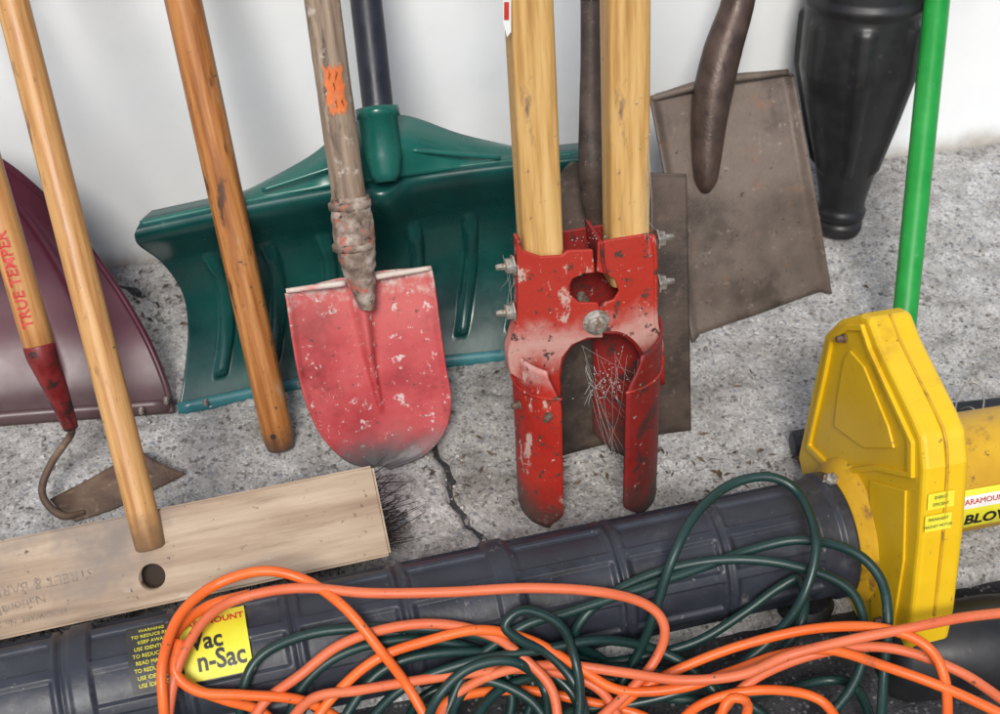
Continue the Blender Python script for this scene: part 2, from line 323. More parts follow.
for k in range(340):
    if random.random()<.5:
        c=G(random.uniform(420,800),random.uniform(450,505))
    elif random.random()<.5: c=G(random.uniform(60,300),random.uniform(260,330)+0)
    else: c=V((random.uniform(-.9,.95),random.uniform(-.8,-.02),0))
    if c.y>-.01: continue
    l=random.uniform(.002,.008); wd=l*random.uniform(.12,.4); a=random.uniform(0,6.28); o=len(vs); dz=random.uniform(.001,.004)
    for (p,q,h) in ((-l,0,0),(0,-wd,dz),(l,0,dz*.4),(0,wd,0)):
        vs.append((c.x+p*math.cos(a)-q*math.sin(a),c.y+p*math.sin(a)+q*math.cos(a),.003+h))
    fs.append((o,o+1,o+2,o+3))
mk('leaf_litter',vs,fs,'leaf',None,False)

# ---------------------------------------------------------------- maroon snow shovel (left edge)
g=grp('maroon_snow_shovel',G(-120,470))
E=[(172,412,-.322),(166,385,-.29),(150,345,-.25),(130,308,-.22),(104,268,-.19),(72,226,-.165),(38,190,-.15),(0,160,-.145),(-45,138,-.14)]
axx=-.83
rows=[]
for u,v,y in E:
    r=Y(u,v,y)
    if v==412: r.z=.004
    mid=V((axx,r.y+.035,r.z*1.02)); q=V((axx*.4+r.x*.6,r.y+.022,r.z*1.01)); l=V((2*axx-r.x,r.y,r.z)); q2=V((axx*.4+l.x*.6,r.y+.022,r.z*1.01))
    rows.append([l,q2,mid,q,r])
def dp(s,t):
    d=0
    for c in (.62,.74,.86,.38,.26):
        d+=.006*math.exp(-((s-c-.02*t)/.012)**2)*sm(.1,.2,t)*(1-sm(.75,.9,t))
    return V((0,-d,0))
gridsurf('blade',rows,110,60,'purple',g,dp,.004)
sweep('rim',[r[-1]+V((0,-.003,0)) for r in rows],.0045,'purple',g)
sweep('rim_2',[r[0]+V((0,-.003,0)) for r in rows],.0045,'purple',g)
top=rows[-1][2]; lathe('shaft',top+V((0,0,-.08)),V((axx,-.03,1.25)),lin((V((axx,-.03,1.25))-top).length+.05,.016,.016),'blackh',g)
for u,v in ((141,408),(166,398)):
    P=Y(u,v,-.322); bolt('rivet',P+V((0,-.002,0)),V((0,-1,.2)),.003,g,shank=.0)
gridsurf('edge_strip',[[V((2*axx-rows[0][-1].x,-.325,.003)),V((axx,-.292,.003)),rows[0][-1]+V((0,-.003,0))],[V((2*axx-rows[0][-1].x,-.318,.02)),V((axx,-.285,.02)),rows[0][-1]+V((-.003,.003,.018))]],30,2,'purple',g,None,.002)

# ---------------------------------------------------------------- green snow shovel
g=grp('green_snow_shovel',G(360,380))
LR=[((178,412,-.322),(548,354,-.322)),((184,375,-.292),(556,318,-.292)),((188,330,-.264),(562,280,-.264)),((182,292,-.25),(570,238,-.25)),((162,262,-.262),(577,203,-.262)),((136,241,-.305),(583,168,-.305)),((140,224,-.298),(583,153,-.298)),((152,212,-.27),(582,144,-.27))]
rows=[]
for a,b in LR:
    l=Y(*a); r=Y(*b); rows.append([l,l*.75+r*.25+V((0,.012,0)),l*.5+r*.5+V((0,.016,0)),l*.25+r*.75+V((0,.012,0)),r])
def dp(s,t):
    d=0
    for i,c in enumerate((.10,.235,.37,.60,.74,.88)):
        w=.010
        x=s-c-(.02 if c<.5 else -.02)*(t-.3)
        d+=.012*(1-sm(w,w*1.8,abs(x)))*sm(.10,.15,t)*(1-sm(.50,.58,t))
    d+=.02*math.exp(-((s-.54)/.05)**2)*sm(.35,.7,t)*(1-sm(.8,.95,t))
    return V((0,-d,0))
gridsurf('blade',rows,200,80,'green',g,dp,.004)
gridsurf('wear_strip',[[rows[0][0]+V((0,-.005,-.002)),rows[0][2]+V((0,-.005,-.002)),rows[0][4]+V((0,-.005,-.002))],[rows[0][0]+V((.001,.003,.013)),rows[0][2]+V((0,.003,.013)),rows[0][4]+V((0,.003,.013))]],30,2,'teal_edge',g,None,.002)
for q in ((205,398),(335,380)): bolt('edge_rivet',Y(q[0],q[1],-.315)+V((0,-.006,0)),V((0,-1,.3)),.003,g,shank=0)
sweep('lip',[rows[6][0]]+[cr(rows[6],k) for k in (.5,1,1.5,2,2.5,3,3.5)]+[rows[6][4]],.004,'green_lit',g)
lo=[Y(215,205,-.285),Y(300,192,-.288),Y(365,182,-.292),Y(405,176,-.292),Y(470,167,-.288),Y(555,152,-.285)]
mi=[Y(232,198,-.265),Y(305,172,-.262),Y(362,148,-.285),Y(402,142,-.285),Y(465,148,-.262),Y(540,150,-.265)]
hi=[Y(250,191,-.25),Y(310,158,-.235),Y(358,122,-.235),Y(404,117,-.235),Y(462,136,-.235),Y(530,152,-.25)]
gridsurf('gusset',[lo,mi,hi],60,16,'green_lit',g,None,.005)
for (q,w_) in (((262,190),(355,160)),((412,150),(500,158))):
    sweep('gusset_rib',[Y(*q,-.288),Y(*w_,-.292)],.0028,'green_lit',g)
A=Y(386,182,-.315); B=Y(377,108,-.262)
lathe('socket',A,B,[(0,rad(A,22)),(.008,rad(A,30)),(.03,rad(A,38)),((B-A).length-.012,rad(B,39)),((B-A).length-.011,rad(B,44)),((B-A).length,rad(B,44)),((B-A).length+.001,rad(B,36))],'green_lit',g)
for q in ((371,138),(391,136),(386,165)): bolt('rivet',Y(*q,-.302+.02*(165-q[1])/30)+V((0,-.004,0)),V((0,-1,.3)),.0035,g,shank=0)
A=Y(379,118,-.265); B=Y(366,0,-.165); E_=extend(A,B,-.02,1.1)
lathe('shaft',A,E_,lin((E_-A).length,rad(A,31),rad(B,34)),'blackh',g)

# ---------------------------------------------------------------- black nozzle, top right
g=grp('blower_nozzle_tube',G(838,235))
A=G(838,232); B=Y(866,0,-.098)
L_=(B-A).length; d=(B-A)/L_
def fr(v):
    best=0
    for k in range(400):
        P=A+d*(k/400*L_*1.2)
        q=P-CAM; vv=357-FPX*q.dot(U)/q.dot(F)
        if vv>v: best=k/400*L_*1.2
    return best
pr=[(0,.022),(.003,.030),(.012,.033),(.020,.033),(.022,.0305),(.028,.0305),(.030,.035),(.040,.036),(.043,.033),(.052,.033)]
for v,wd in ((180,55),(155,68),(130,84),(105,98),(80,112),(66,120),(55,121),(30,122),(0,122)):
    dd=fr(v); P=A+d*dd
    if dd>.056: pr.append((dd,rad(P,wd)*.97))
pr+=[(L_+.25,.078),(L_+.5,.078)]
prf=[]
for (a,b) in zip(pr[:-1],pr[1:]):
    n=max(1,int((b[0]-a[0])/.004))
    for i in range(n): prf.append((a[0]+(b[0]-a[0])*i/n,a[1]+(b[1]-a[1])*i/n))
prf.append(pr[-1]); seg=96; vs=[]
for j,(dd,r) in enumerate(prf):
    for i in range(seg):
        a=2*math.pi*i/seg; c8=abs(((a/(2*math.pi)*7)+.2)%1-.5)*2
        h=.007*sm(.66,.76,c8)*sm(.10,.115,dd)*(1-sm(.325,.335,dd))+.004*(1 if .345<dd<.36 else 0)
        vs.append(((r+h)*math.cos(a),(r+h)*math.sin(a),dd))
n=len(prf); fs=[(j*seg+i,j*seg+(i+1)%seg,(j+1)*seg+(i+1)%seg,(j+1)*seg+i) for j in range(n-1) for i in range(seg)]+[tuple(range(seg)),tuple((n-1)*seg+i for i in range(seg))]
o=mk('body',vs,fs,'bplastic',g); o.matrix_world=Matrix.Translation(A)@frame(A,B)

# ---------------------------------------------------------------- grey square shovel
g=grp('square_point_shovel',G(760,312))
rows=[[Y(646,97,-.15),Y(718,78,-.15),Y(789,70,-.15)],[Y(650,108,-.158),Y(722,92,-.155),Y(794,84,-.158)],[Y(668,205,-.24),Y(740,192,-.24),Y(811,180,-.24)],[G(690,338,.002),G(760,315,.002),G(829,289,.002)]]
def dp(s,t):
    e=abs(s-.5)*2
    return V((0,-.010*sm(.86,1,e)+.004*(1-e*e)+.003*noise.noise(V((s*3,t*3,1))),0))
gridsurf('blade',rows,60,60,'gsteel',g,dp,.003)
pts=[Y(705,190,-.232),Y(706,178,-.23),Y(707,155,-.215),Y(709,125,-.195),Y(714,88,-.172),Y(723,50,-.150),Y(736,10,-.125),Y(742,-20,-.11)]
ww=[12,24,30,35,40,39,34,33]
sweep('socket',pts,[rad(p,x) for p,x in zip(pts,ww)],'dsocket',g,24,.004)
A=pts[-1]; E_=V((A.x+.16,-.03,A.z+.7)); lathe('shaft',A-(E_-A)*.02,E_,lin((E_-A).length,.0175,.0175),'wood_grey',g)
sweep('shoulder',[Y(650,99,-.156),Y(705,84,-.156)],[.004,.006],'gsteel',g); sweep('shoulder_2',[Y(725,79,-.156),Y(788,72,-.156)],[.006,.004],'gsteel',g)

# ---------------------------------------------------------------- dark spade
g=grp('garden_spade',G(626,442))
rows=[[Y(540,208,-.39),Y(570,166,-.385),Y(592,172,-.385),Y(640,174,-.385),Y(686,174,-.385)],
      [Y(543,230,-.405),Y(575,200,-.40),Y(600,200,-.40),Y(645,198,-.40),Y(687,194,-.40)],
      [Y(552,330,-.455),Y(585,320,-.455),Y(620,316,-.455),Y(655,312,-.455),Y(689,305,-.455)],
      [G(560,456,.002),G(592,450,.002),G(625,443,.002),G(658,437,.002),G(691,430,.002)]]
gridsurf('blade',rows,60,50,'spade',g,lambda s,t:V((0,.006*(1-(2*s-1)**2),0)),.003)
pts=[Y(604,275,-.448),Y(600,235,-.438),Y(596,200,-.43),Y(593,165,-.42),Y(591,120,-.395),Y(591,60,-.365),Y(591,0,-.335)]
ww=[8,18,30,30,24,21,21]
sweep('socket',pts,[rad(p,x) for p,x in zip(pts,ww)],'spade',g,24,.004)
A=pts[-1]; E_=extend(A,A+(pts[-1]-pts[-2]),-.03,.7); lathe('shaft',A,E_,lin((E_-A).length,.014,.015),'spade',g)

# ---------------------------------------------------------------- red round point shovel
g=grp('round_point_shovel',G(380,470))
A=G(381,471,.002); Bt=Y(322,0,-.245); N_=V((0,-1,0)); ax=(Bt-A).normalized(); N_=(N_-ax*N_.dot(ax)).normalized()
Pn=lambda u,v,o=0: PL(u,v,A+N_*o,N_)
LRp=[((285,293),(431,267)),((287,305),(434,282)),((292,340),(439,318)),((299,378),(445,362)),((309,411),(451,400)),((323,438),(445,431)),((344,459),(424,455)),((371,469),(390,469))]
rows=[[Pn(*l),Pn(*l)*.5+Pn(*r)*.5+(V((0,0,.004)) if i==0 else V((0,0,0))),Pn(*r)] for i,(l,r) in enumerate(LRp)]
def dp(s,t):
    e=(s-.5)*2
    d=-.016*(1-e*e)*(1-.4*t)
    wv=.20*(1-t/.62) if t<.62 else 0
    if wv>0: d+= .024*(1-t/.62)**.7*math.exp(-((e)/max(.03,wv*.75))**2)
    d+=.004*sm(.9,1,abs(e))*(1-t)+.0012*noise.noise(V((s*6,t*7,2)))
    return N_*d
gridsurf('blade',rows,90,90,'red_blade',g,dp,.0025)
pts=[Pn(286,291,.004),Pn(345,283,.006)]; sweep('step',pts,[.003,.004],'red_blade',g)
pts=[Pn(375,277,.006),Pn(431,268,.004)]; sweep('step_2',pts,[.004,.003],'red_blade',g)
pts=[Pn(372,330,.006),Pn(366,300,.012),Pn(360,275,.016),Pn(358,262,.017),Pn(354,235,.017),Pn(351,210,.017),Pn(350,196,.017)]
ww=[6,20,30,36,42,41,38]
vs_,fs_=sweepdata(pts,[rad(p,x) for p,x in zip(pts,ww)],32,.002)
vs_=[v+V((noise.noise(v*120),noise.noise(v*120+V((4,4,4))),noise.noise(v*90)))*.0020 for v in vs_]
mk('socket',vs_[32*14:],[tuple(i-32*14 for i in f) for f in fs_ if min(f)>=32*14],'socket',g)
for (u0,v0) in ((354,246),(350,205)):
    P=Pn(u0,v0,.017); lathe('collar',P-ax*.004,P+ax*.006,[(0,rad(P,38)),(.001,rad(P,43)),(.008,rad(P,43)),(.010,rad(P,38))],'socket',g,wob=.0015)
A2=Pn(350,205,.017); B2=Y(322,0,-.262); E_=extend(A2,B2,-.03,1.2)
lathe('shaft',A2,E_,lin((E_-A2).length,rad(A2,34),rad(B2,36),60,.002,.0002),'wood_grey',g)
dS=(E_-A2).normalized()
P0=PL(331,112,A2,N_); P1=PL(325,66,A2,N_); t0=(P0-A2).dot(dS); t1=(P1-A2).dot(dS); rr=rad(P0,35.5)
fm=frame(A2,E_).to_3x3(); vs=[];fs=[]
for j in range(9):
    for i in range(13):
        a=math.radians(-90-32+60*i/12+(5*math.sin(j*2)))
        z=t0+(t1-t0)*j/8+.003*math.sin(i*1.7); vs.append(A2+fm@V((math.cos(a)*(rr+.0004),math.sin(a)*(rr+.0004),z)))
for j in range(8):
    for i in range(12): fs.append((j*13+i,j*13+i+1,(j+1)*13+i+1,(j+1)*13+i))
mk('paint_mark',vs,fs,'orange_mark',g)

# ---------------------------------------------------------------- loose wooden handle
g=grp('wooden_tool_handle',G(281,452))
A=G(281,450,.004); B=Y(183,0,-.20); E_=extend(A,B,-.02,1.4); L_=(E_-A).length
pr=[(0,.010),(.003,rad(A,26)/1),(.012,rad(A,29))]+[(.02+(L_-.02)*i/40,rad(A,31)+(rad(B,37)-rad(A,31))*min(1,i/16)) for i in range(41)]
h=lathe('shaft',A,E_,pr,'wood_or',g)
axd=(E_-A).normalized(); nf=V((-.25,-1,0)); nf=(nf-axd*nf.dot(axd)).normalized()
P=A+axd*.026+nf*rad(A,30); lathe('bore_shade_disc',P-nf*.004,P+nf*.0006,[(0,.0035),(.0048,.0035)],'hole',g,seg=16)  # solid dark disc on the surface, painted as the shade of a hole
# ---------------------------------------------------------------- push broom
g=grp('push_broom',G(150,600))
lR=G(389,556,.10); lL=G(0,640,.10); uR=G(376,464,.16); uL=G(0,562,.16)
xd=(lR-lL).normalized(); wd=(uR-lR); wd=(wd-xd*wd.dot(xd)); W_=wd.length; wd.normalize(); nn=xd.cross(wd).normalized()
if nn.y>0: nn=-nn
c0=(lR+uR)/2; Lb=.52; o0=c0-xd*Lb/2
fmB=Matrix((xd,wd,nn)).transposed().to_4x4()
me=bmesh.new(); bmesh.ops.create_cube(me,size=1); 
for v in me.verts: v.co=V((v.co.x*Lb,v.co.y*W_*(1 if v.co.z>0 else .93),v.co.z*.028))
bmesh.ops.bevel(me,geom=list(me.edges),offset=.003,segments=3,affect='EDGES')
md=bpy.data.meshes.new('block'); me.to_mesh(md); me.free(); blk=bpy.data.objects.new('block',md); link(blk,g,'wood_block')
blk.matrix_world=Matrix.Translation(o0-nn*.014)@fmB
hp=PL(152,577,o0,nn); hd=V((.05,.85,-.75)).normalized()
bpy.context.view_layer.update()
boolcut(blk,hp-hd*.03,hp+hd*.027,.0135)
lathe('socket_bore_shade',hp+hd*.022,hp+hd*.030,[(0,.0133),(.006,.0133)],'hole',g)  # dark disc at the hole's floor, its shade put into the colour
A=PL(146,528,o0,nn); B=Y(12,0,-.30); dd=(B-A).normalized(); A=A-dd*.022; E_=extend(A,B,-.02,1.5)
lathe('shaft',A,E_,lin((E_-A).length,rad(A,31),rad(B,33)),'wood_broom',g)
def fb(cx,cy,rot=math.pi,):
    P=PL(cx,cy,o0,nn)
    def f(x,y,z):
        c,s=math.cos(rot),math.sin(rot); return P+xd*(x*c-y*s)+wd*(x*s+y*c)+nn*(z+.0003)
    return f
text('stamp','STREET & BARN',.0145,fb(42,583,math.pi+.0),'ink_g',g,.0001)
text('stamp_2','National',.0135,fb(22,604,math.pi+.10),'ink_g',g,.0001); text('stamp_3','HARDWARE  No. 24',.008,fb(30,618,math.pi),'ink_g',g,.0001)
vs=[];fs=[]
for k in range(6500):
    s=random.uniform(-.5,.5)*(Lb-.012); t=random.uniform(-.42,.42)*W_; ed=sm(.40,.5,s/Lb)
    p=o0+xd*s+wd*t-nn*.026; fl=V((random.gauss(0,.10)+ed*random.uniform(.1,.6),random.gauss(0,.09)+.12*ed,0)); dr=(-nn+xd*fl.x+wd*fl.y).normalized()
    Lk=min(.125,(p.z-.001)/max(.2,-dr.z)); q=p+dr*Lk; sd=dr.cross(V((random.random(),random.random(),random.random()))).normalized()*.0007
    o=len(vs); vs+=[p-sd,p+sd,q+sd*.6,q-sd*.6]; fs.append((o,o+1,o+2,o+3))
mk('bristles',vs,fs,'bristle',g,False)

# ---------------------------------------------------------------- hoe
g=grp('garden_hoe',G(70,515))
A=Y(40,348,-.40); B=Y(-12,170,-.30); E_=extend(A,B,-.02,1.2)
lathe('shaft',A,E_,lin((E_-A).length,rad(A,31),rad(B,32)),'wood_red',g)
dS=(E_-A).normalized(); fm=frame(A,E_).to_3x3(); rr=rad(A,31.5)
def fh(x,y,z):
    a=math.radians(-96)-y/rr
    return A+fm@V((math.cos(a)*(rr+.0004+z),math.sin(a)*(rr+.0004+z),.082+x))
text('brand_stamp','TRUE TEMPER',.0175,fh,'ink_r',g,.0002,sx=1.02,bold=.0004)
C=Y(71,428,-.435); pts=[A+dS*.004,A-dS*.01,A*.5+C*.5,C]
sweep('ferrule',pts,[rad(A,32),rad(A,31),rad(A,24),rad(C,15)],'red_f',g,24,.003)
pts=[C,G(70,436,.075),G(52,462,.055),G(42,488,.035),G(48,505,.02),G(64,516,.012),G(85,512,.008)]
sweep('gooseneck',pts,[.005,.0045,.0045,.0045,.0045,.005,.003],'rust',g,14,.003)
rows=[[G(50,500,.006),G(62,512,.012),G(75,522,.003)],[G(92,478,.018),G(108,492,.014),G(122,506,.003)],[G(140,450,.03),G(158,462,.022),G(186,474,.003)]]
gridsurf('blade',rows,20,30,'rust',g,None,.003)

# ---------------------------------------------------------------- clamshell post hole digger
O=(G(536,524)+G(640,500))*.5+V((-.006,.04,0))
g=grp('post_hole_digger',O)
lean=.16; ND=V((0,-1,lean)).normalized()
def D(u,v,o=0): return PL(u,v,O+ND*o,ND)
upv=V((0,lean,1)).normalized()
for nm,(b,t,w0,w1) in {'handle':((541,262),(528,0),44,49),'handle_2':((626,262),(625,0),43,49)}.items():
    A=D(*b,.0); B=D(*t,.0); d_=(B-A).normalized(); A=A-d_*.02; E_=A+d_*1.15
    LL=(E_-A).length; r0=rad(D(*b),w0)*.94; r1=rad(B,w1)*.91
    lathe(nm,A,E_,lin(LL,r0,r1,40),'wood_dig',g,seg=48,sq=5)
FO=.030; BO=-.028
Lf=[(517,240),(523,251),(541,257),(562,256),(568,251),(593,250),(595,273),(584,274),(573,279),(569,287),(571,296),(580,303),(598,303),(603,318),(603,338),(588,338),(572,345),(562,358),(560,372),(561,398),(536,390),(511,374),(508,356),(514,340),(519,325)]
Rt=[(598,243),(606,241),(649,234),(653,238),(656,262),(656,325),(662,345),(664,362),(662,392),(648,384),(643,358),(634,342),(620,333),(597,332),(596,312),(604,304),(614,300),(619,292),(616,281),(608,275),(597,272)]
for side,outl,off in (('left_bracket',Lf,FO),('right_bracket',Rt,FO-.0045)):
    P=[D(u,v,off) for u,v in outl]
    plate(side,P,ND*-.004,'red_dig',g,.0014)
plate('back_bracket',[D(*q,BO) for q in ((563,232),(600,226),(640,222),(650,232),(652,330),(566,340))],ND*-.004,'red_shaded',g,.0012)
def strip(nm,px,mat,o1=FO,o2=BO,th=.004):
    a=[D(u,v,o1-.0015) for u,v in px]; b=[p-ND*(o1-o2) for p in a]; m1=[(p+q)/2 for p,q in zip(a,b)]
    gridsurf(nm,[a,m1,b],24,8,mat,g,None,th)
strip('left_flange',[(519,241),(520,262),(520,300),(518,330)],'red_dig',FO,.012)
strip('left_shoulder',[(518,326),(513,342),(510,356),(512,374)],'red_dig',FO,.010)
strip('right_flange',[(654,237),(656,262),(656,300),(657,326),(662,345),(663,385)],'red_dig')
strip('inner_flange',[(566,254),(567,268),(569,290)],'red_shaded'); strip('inner_flange_2',[(602,243),(603,260),(606,274)],'red_shaded')
for px in ([(560,396),(560,372),(564,356),(574,344),(590,338),(603,337)],[(603,333),(620,334),(634,343),(643,358),(648,384)]):
    strip('arch_web',px,'red_shaded',FO-.002,FO-.022)
Rb=.084; SH={-1:.0125,1:.0135}; HAs={-1:58,1:72}; DZ=-.012
def blade(nm,sgn,mat,zt,zb):
    n=30;vs=[];fs=[];m=28
    for j in range(m+1):
        t=j/m; z=zt+(zb-zt)*t
        half=math.radians(HAs[sgn])
        if t>.88: half*=1-.22*sm(.88,1,t)
        if t<.2: half*=.80+.20*sm(0,.2,t)
        rr=Rb*(1-.02*t)
        for i in range(n+1):
            a=(math.pi if sgn<0 else 0)+half*(2*i/n-1)
            zz=z-.006*math.cos((2*i/n-1)*math.pi/2)*t
            c=O+upv*zz+V((SH[sgn],-.010,0))
            vs.append(c+V((math.cos(a)*rr*1.0,math.sin(a)*rr*.80,0)))
    for j in range(m):
        for i in range(n):
            a=j*(n+1)+i; fs.append((a,a+1,a+n+2,a+n+1))
    return mk(nm,vs,fs,mat,g,True,solid=.003)
blade('left_blade',-1,'red_dig',.225,.004); blade('right_blade',1,'red_shaded',.232,.006)
for sgn in (-1,1):
    pts=[]
    for i in range(13):
        a=(math.pi if sgn<0 else 0)+math.radians(HAs[sgn]+1)*(2*i/12-1)
        pts.append(O+upv*(.195-.012*math.cos((2*i/12-1)*1.5))+V((SH[sgn]+math.cos(a)*(Rb+.002),-.010+math.sin(a)*(Rb+.002)*.80,0)))
    sweep('blade_seam',pts,.0016,'red_dig',g,8)
for an,zz in ((48,.168),(14,.160)):
    a=math.radians(180+an); P=O+upv*zz+V((SH[-1]+math.cos(a)*(Rb+.001),-.010+math.sin(a)*(Rb+.001)*.80,0)); bolt('rivet',P,V((math.cos(a),math.sin(a),0)),.004,g,'rust',0)
X_=V((1,0,0))
for (u,v,sg,oo) in ((514,265,-1,.018),(514,311,-1,.018),(656,239,1,.004),(657,283,1,.004)):
    P=D(u,v,oo); bolt('side_bolt',P,X_*sg,.0088,g)
for v0 in (265,311):
    P=D(521,v0,.018); lathe('side_bolt_shank',P,P-X_,[(0,.004),(.016,.004)],'bolt',g,16)
P=D(596,322,FO+.001); bolt('pivot_bolt',P,ND+V((-.05,0,0)),.0115,g)
lathe('pivot_washer',P-ND*.001,P+ND*.003,[(0,.015),(.0015,.015),(.002,.014)],'bolt',g)
lathe('pivot_shaft',P-ND*.06,P,lin(.059,.006,.006,4),'bolt',g)
plate('label_scrap',[D(503,0,.0262),D(511,0,.0262),D(511,32,.0262),D(507,37,.0262),D(503,22,.0262)],ND*.0003,'ink_w',g,0)
plate('label_scrap_red',[D(504,2,.0268),D(509,2,.0268),D(509,20,.0268),D(504,20,.0268)],ND*.0003,'ink_r',g,0)
st=[]
def webline(a,b,sag=.004,r=.00014):
    m_=(a+b)/2+V((random.uniform(-.004,.004),random.uniform(-.006,.002),-sag)); st.append(([a,m_,b],r))
for k in range(20):
    a=D(random.uniform(575,645),random.uniform(345,385),random.uniform(-.02,.03)); b=D(random.uniform(608,655),random.uniform(370,495),random.uniform(-.03,.03)); webline(a,b,random.uniform(0,.012))
for k in range(8):
    a=D(648,random.uniform(60,240),.02); b=D(random.uniform(640,655),random.uniform(215,260),.03); webline(a,b,.006)
for k in range(7):
    a=D(random.uniform(510,520),random.uniform(255,320),.01); b=D(random.uniform(500,512),random.uniform(255,325),.005); webline(a,b,.003)
for k in range(12):
    a=D(random.uniform(585,635),random.uniform(365,390),.02); webline(a,a+V((random.uniform(-.015,.015),0,random.uniform(-.03,-.01))),.002,.0003)
multi('cobweb',st,'web',g,4,.004)
vs=[];fs=[]
for k in range(190):
    cx,cy,sx_,sy_=random.choice([(606,385,16,12),(610,380,12,18),(640,440,10,35),(648,480,8,15),(643,120,5,60),(600,240,30,5)])
    c=D(random.gauss(cx,sx_*.7),random.gauss(cy,sy_*.7),random.uniform(.0,.03)); s=random.uniform(.0004,.0019 if k%9==0 else .0011); o=len(vs)
    vs+=[c+V((s,0,0)),c+V((0,-s,0)),c+V((-s,0,0)),c+V((0,s,0)),c+V((0,0,s)),c+V((0,0,-s))]
    fs+=[(o,o+1,o+4),(o+1,o+2,o+4),(o+2,o+3,o+4),(o+3,o,o+4),(o+1,o,o+5),(o+2,o+1,o+5),(o+3,o+2,o+5),(o,o+3,o+5)]
mk('cobweb_flecks',vs,fs,'web',g,False)

# ---------------------------------------------------------------- green pole
g=grp('green_garden_pole',G(893,432))
A=G(893,432,.003); B=Y(937,0,-.17)
E_=extend(A,B,-.02,1.4); lathe('shaft',A,E_,lin((E_-A).length,rad(A,24),rad(B,27)),'gpole',g)
lathe('tip_cap',A-(E_-A).normalized()*.001,A+(E_-A).normalized()*.03,[(0,.006),(.004,rad(A,27)),(.03,rad(A,26.5))],'bplastic',g)

# ---------------------------------------------------------------- black tube lying behind blower
g=grp('vacuum_extension_tube',G(900,445))
A=G(792,444,.024); B=G(1060,412,.03)
lathe('tube',A,B,[(0,.012),(.002,.016),(.05,.019),(.052,.021),(.06,.021),(.062,.019),((B-A).length*.55,.020),((B-A).length*.56,.027),((B-A).length*1.6,.027),((B-A).length*1.61,.02)],'tube',g)
pts=[G(955,430,.06),G(957,400,.075),G(966,384,.085),G(978,384,.085),G(984,402,.075),G(975,436,.05)]
sweep('wire_clip',pts,.0012,'wire',g,8,.003)
pts=[G(960,410,.06),G(972,408,.075),G(985,424,.06)]; sweep('wire_clip_2',pts,.0012,'wire',g,8,.003)

# ---------------------------------------------------------------- leaf blower
RT=.0655
TA=G(0,712,.064); TB=G(845,531,.078)
g=grp('leaf_blower',(TB.x,TB.y,0))
td=(TB-TA).normalized(); TA=TA-td*.14; TL=(TB-TA).length
fmT=frame(TA,TB)
seg=240; nl=int(TL/.0022); vs=[]
def tr(z,a):
    zz=TL-z
    r=RT
    q=(zz-.045)%.112/.112; c=((a/(2*math.pi)*9)+.12)%1
    inz=sm(.07,.09,q)*(1-sm(.91,.93,q)); ina=sm(.12,.145,c)*(1-sm(.855,.88,c))
    r-=.0045*inz*ina*(1 if zz>.045 else 0)
    if q<.022 or q>.978: r-=.0035*(1 if zz>.05 else 0)
    if .378<zz<.40: r=RT+.003
    if .014<zz<.030 : r=RT+.004
    if .8<zz<.82: r=RT+.003
    return r
for j in range(nl+1):
    z=TL*j/nl
    for i in range(seg):
        a=2*math.pi*i/seg; r=tr(z,a); vs.append((r*math.cos(a),r*math.sin(a),z))
fs=[(j*seg+i,j*seg+(i+1)%seg,(j+1)*seg+(i+1)%seg,(j+1)*seg+i) for j in range(nl) for i in range(seg)]+[tuple(range(seg)),tuple(nl*seg+i for i in range(seg))]
o=mk('tube',vs,fs,'tube',g); o.matrix_world=Matrix.Translation(TA)@fmT
f3=fmT.to_3x3()
def raycyl(u,v,rr):
    d=ray(u,v).normalized(); w=CAM-TA; d2=d-td*d.dot(td); w2=w-td*w.dot(td)
    a=d2.dot(d2); b=2*d2.dot(w2); c=w2.dot(w2)-rr*rr; D_=b*b-4*a*c
    if D_<0: return CAM+d*(-b/(2*a))
    return CAM+d*((-b-math.sqrt(D_))/(2*a))
def tubepatch(nm,u0,u1,aa0,aa1,mat,lift):
    P0=raycyl(u0[0],u0[1],RT); P1=raycyl(u1[0],u1[1],RT)
    z0=(P0-TA).dot(td); z1=(P1-TA).dot(td); vs=[];fs=[]; n=30
    for j in range(3):
        for i in range(n+1):
            a=math.radians(aa0+(aa1-aa0)*i/n); vs.append(TA+td*(z0+(z1-z0)*j/2)+f3@V((math.cos(a),math.sin(a),0))*(RT+lift))
    for j in range(2):
        for i in range(n):
            b=j*(n+1)+i; fs.append((b,b+1,b+n+2,b+n+1))
    mk(nm,vs,fs,mat,g); return z0,z1
def ang(P):
    w=f3.transposed()@(P-(TA+td*(P-TA).dot(td))); a=math.degrees(math.atan2(w.y,w.x))
    return a-360 if a>90 else a
a_top=ang(raycyl(215,612,RT)); a_bot=ang(raycyl(215,678,RT))
z0,z1=tubepatch('warning_label',(127,650),(178,640),a_top,a_bot,'lab_k',.0006)
z2,z3=tubepatch('brand_label',(180,640),(247,628),a_top,a_bot,'lab_y',.0008)
sgnA=1 if a_top>a_bot else -1
def ft(zc,ac,rot=0,lift=.0012):
    def f(x,y,z):
        a=math.radians(ac)+ (y/RT)*sgnA
        return TA+td*(zc+x)+f3@V((math.cos(a),math.sin(a),0))*(RT+lift+z)
    return f
am=(a_top+a_bot)/2; da=(a_top-a_bot)
text('label_text','n-Sac',.026,ft((z2+z3)/2+.004,am-da*.26),'ink_k',g,sx=.85,bold=.0006)
text('label_text_2','Vac',.024,ft((z2+z3)/2-.008,am+da*.02),'ink_k',g,sx=.9,bold=.0006)
text('label_text_3','PARAMOUNT',.010,ft((z2+z3)/2,am+da*.32),'ink_r',g,bold=.0002)
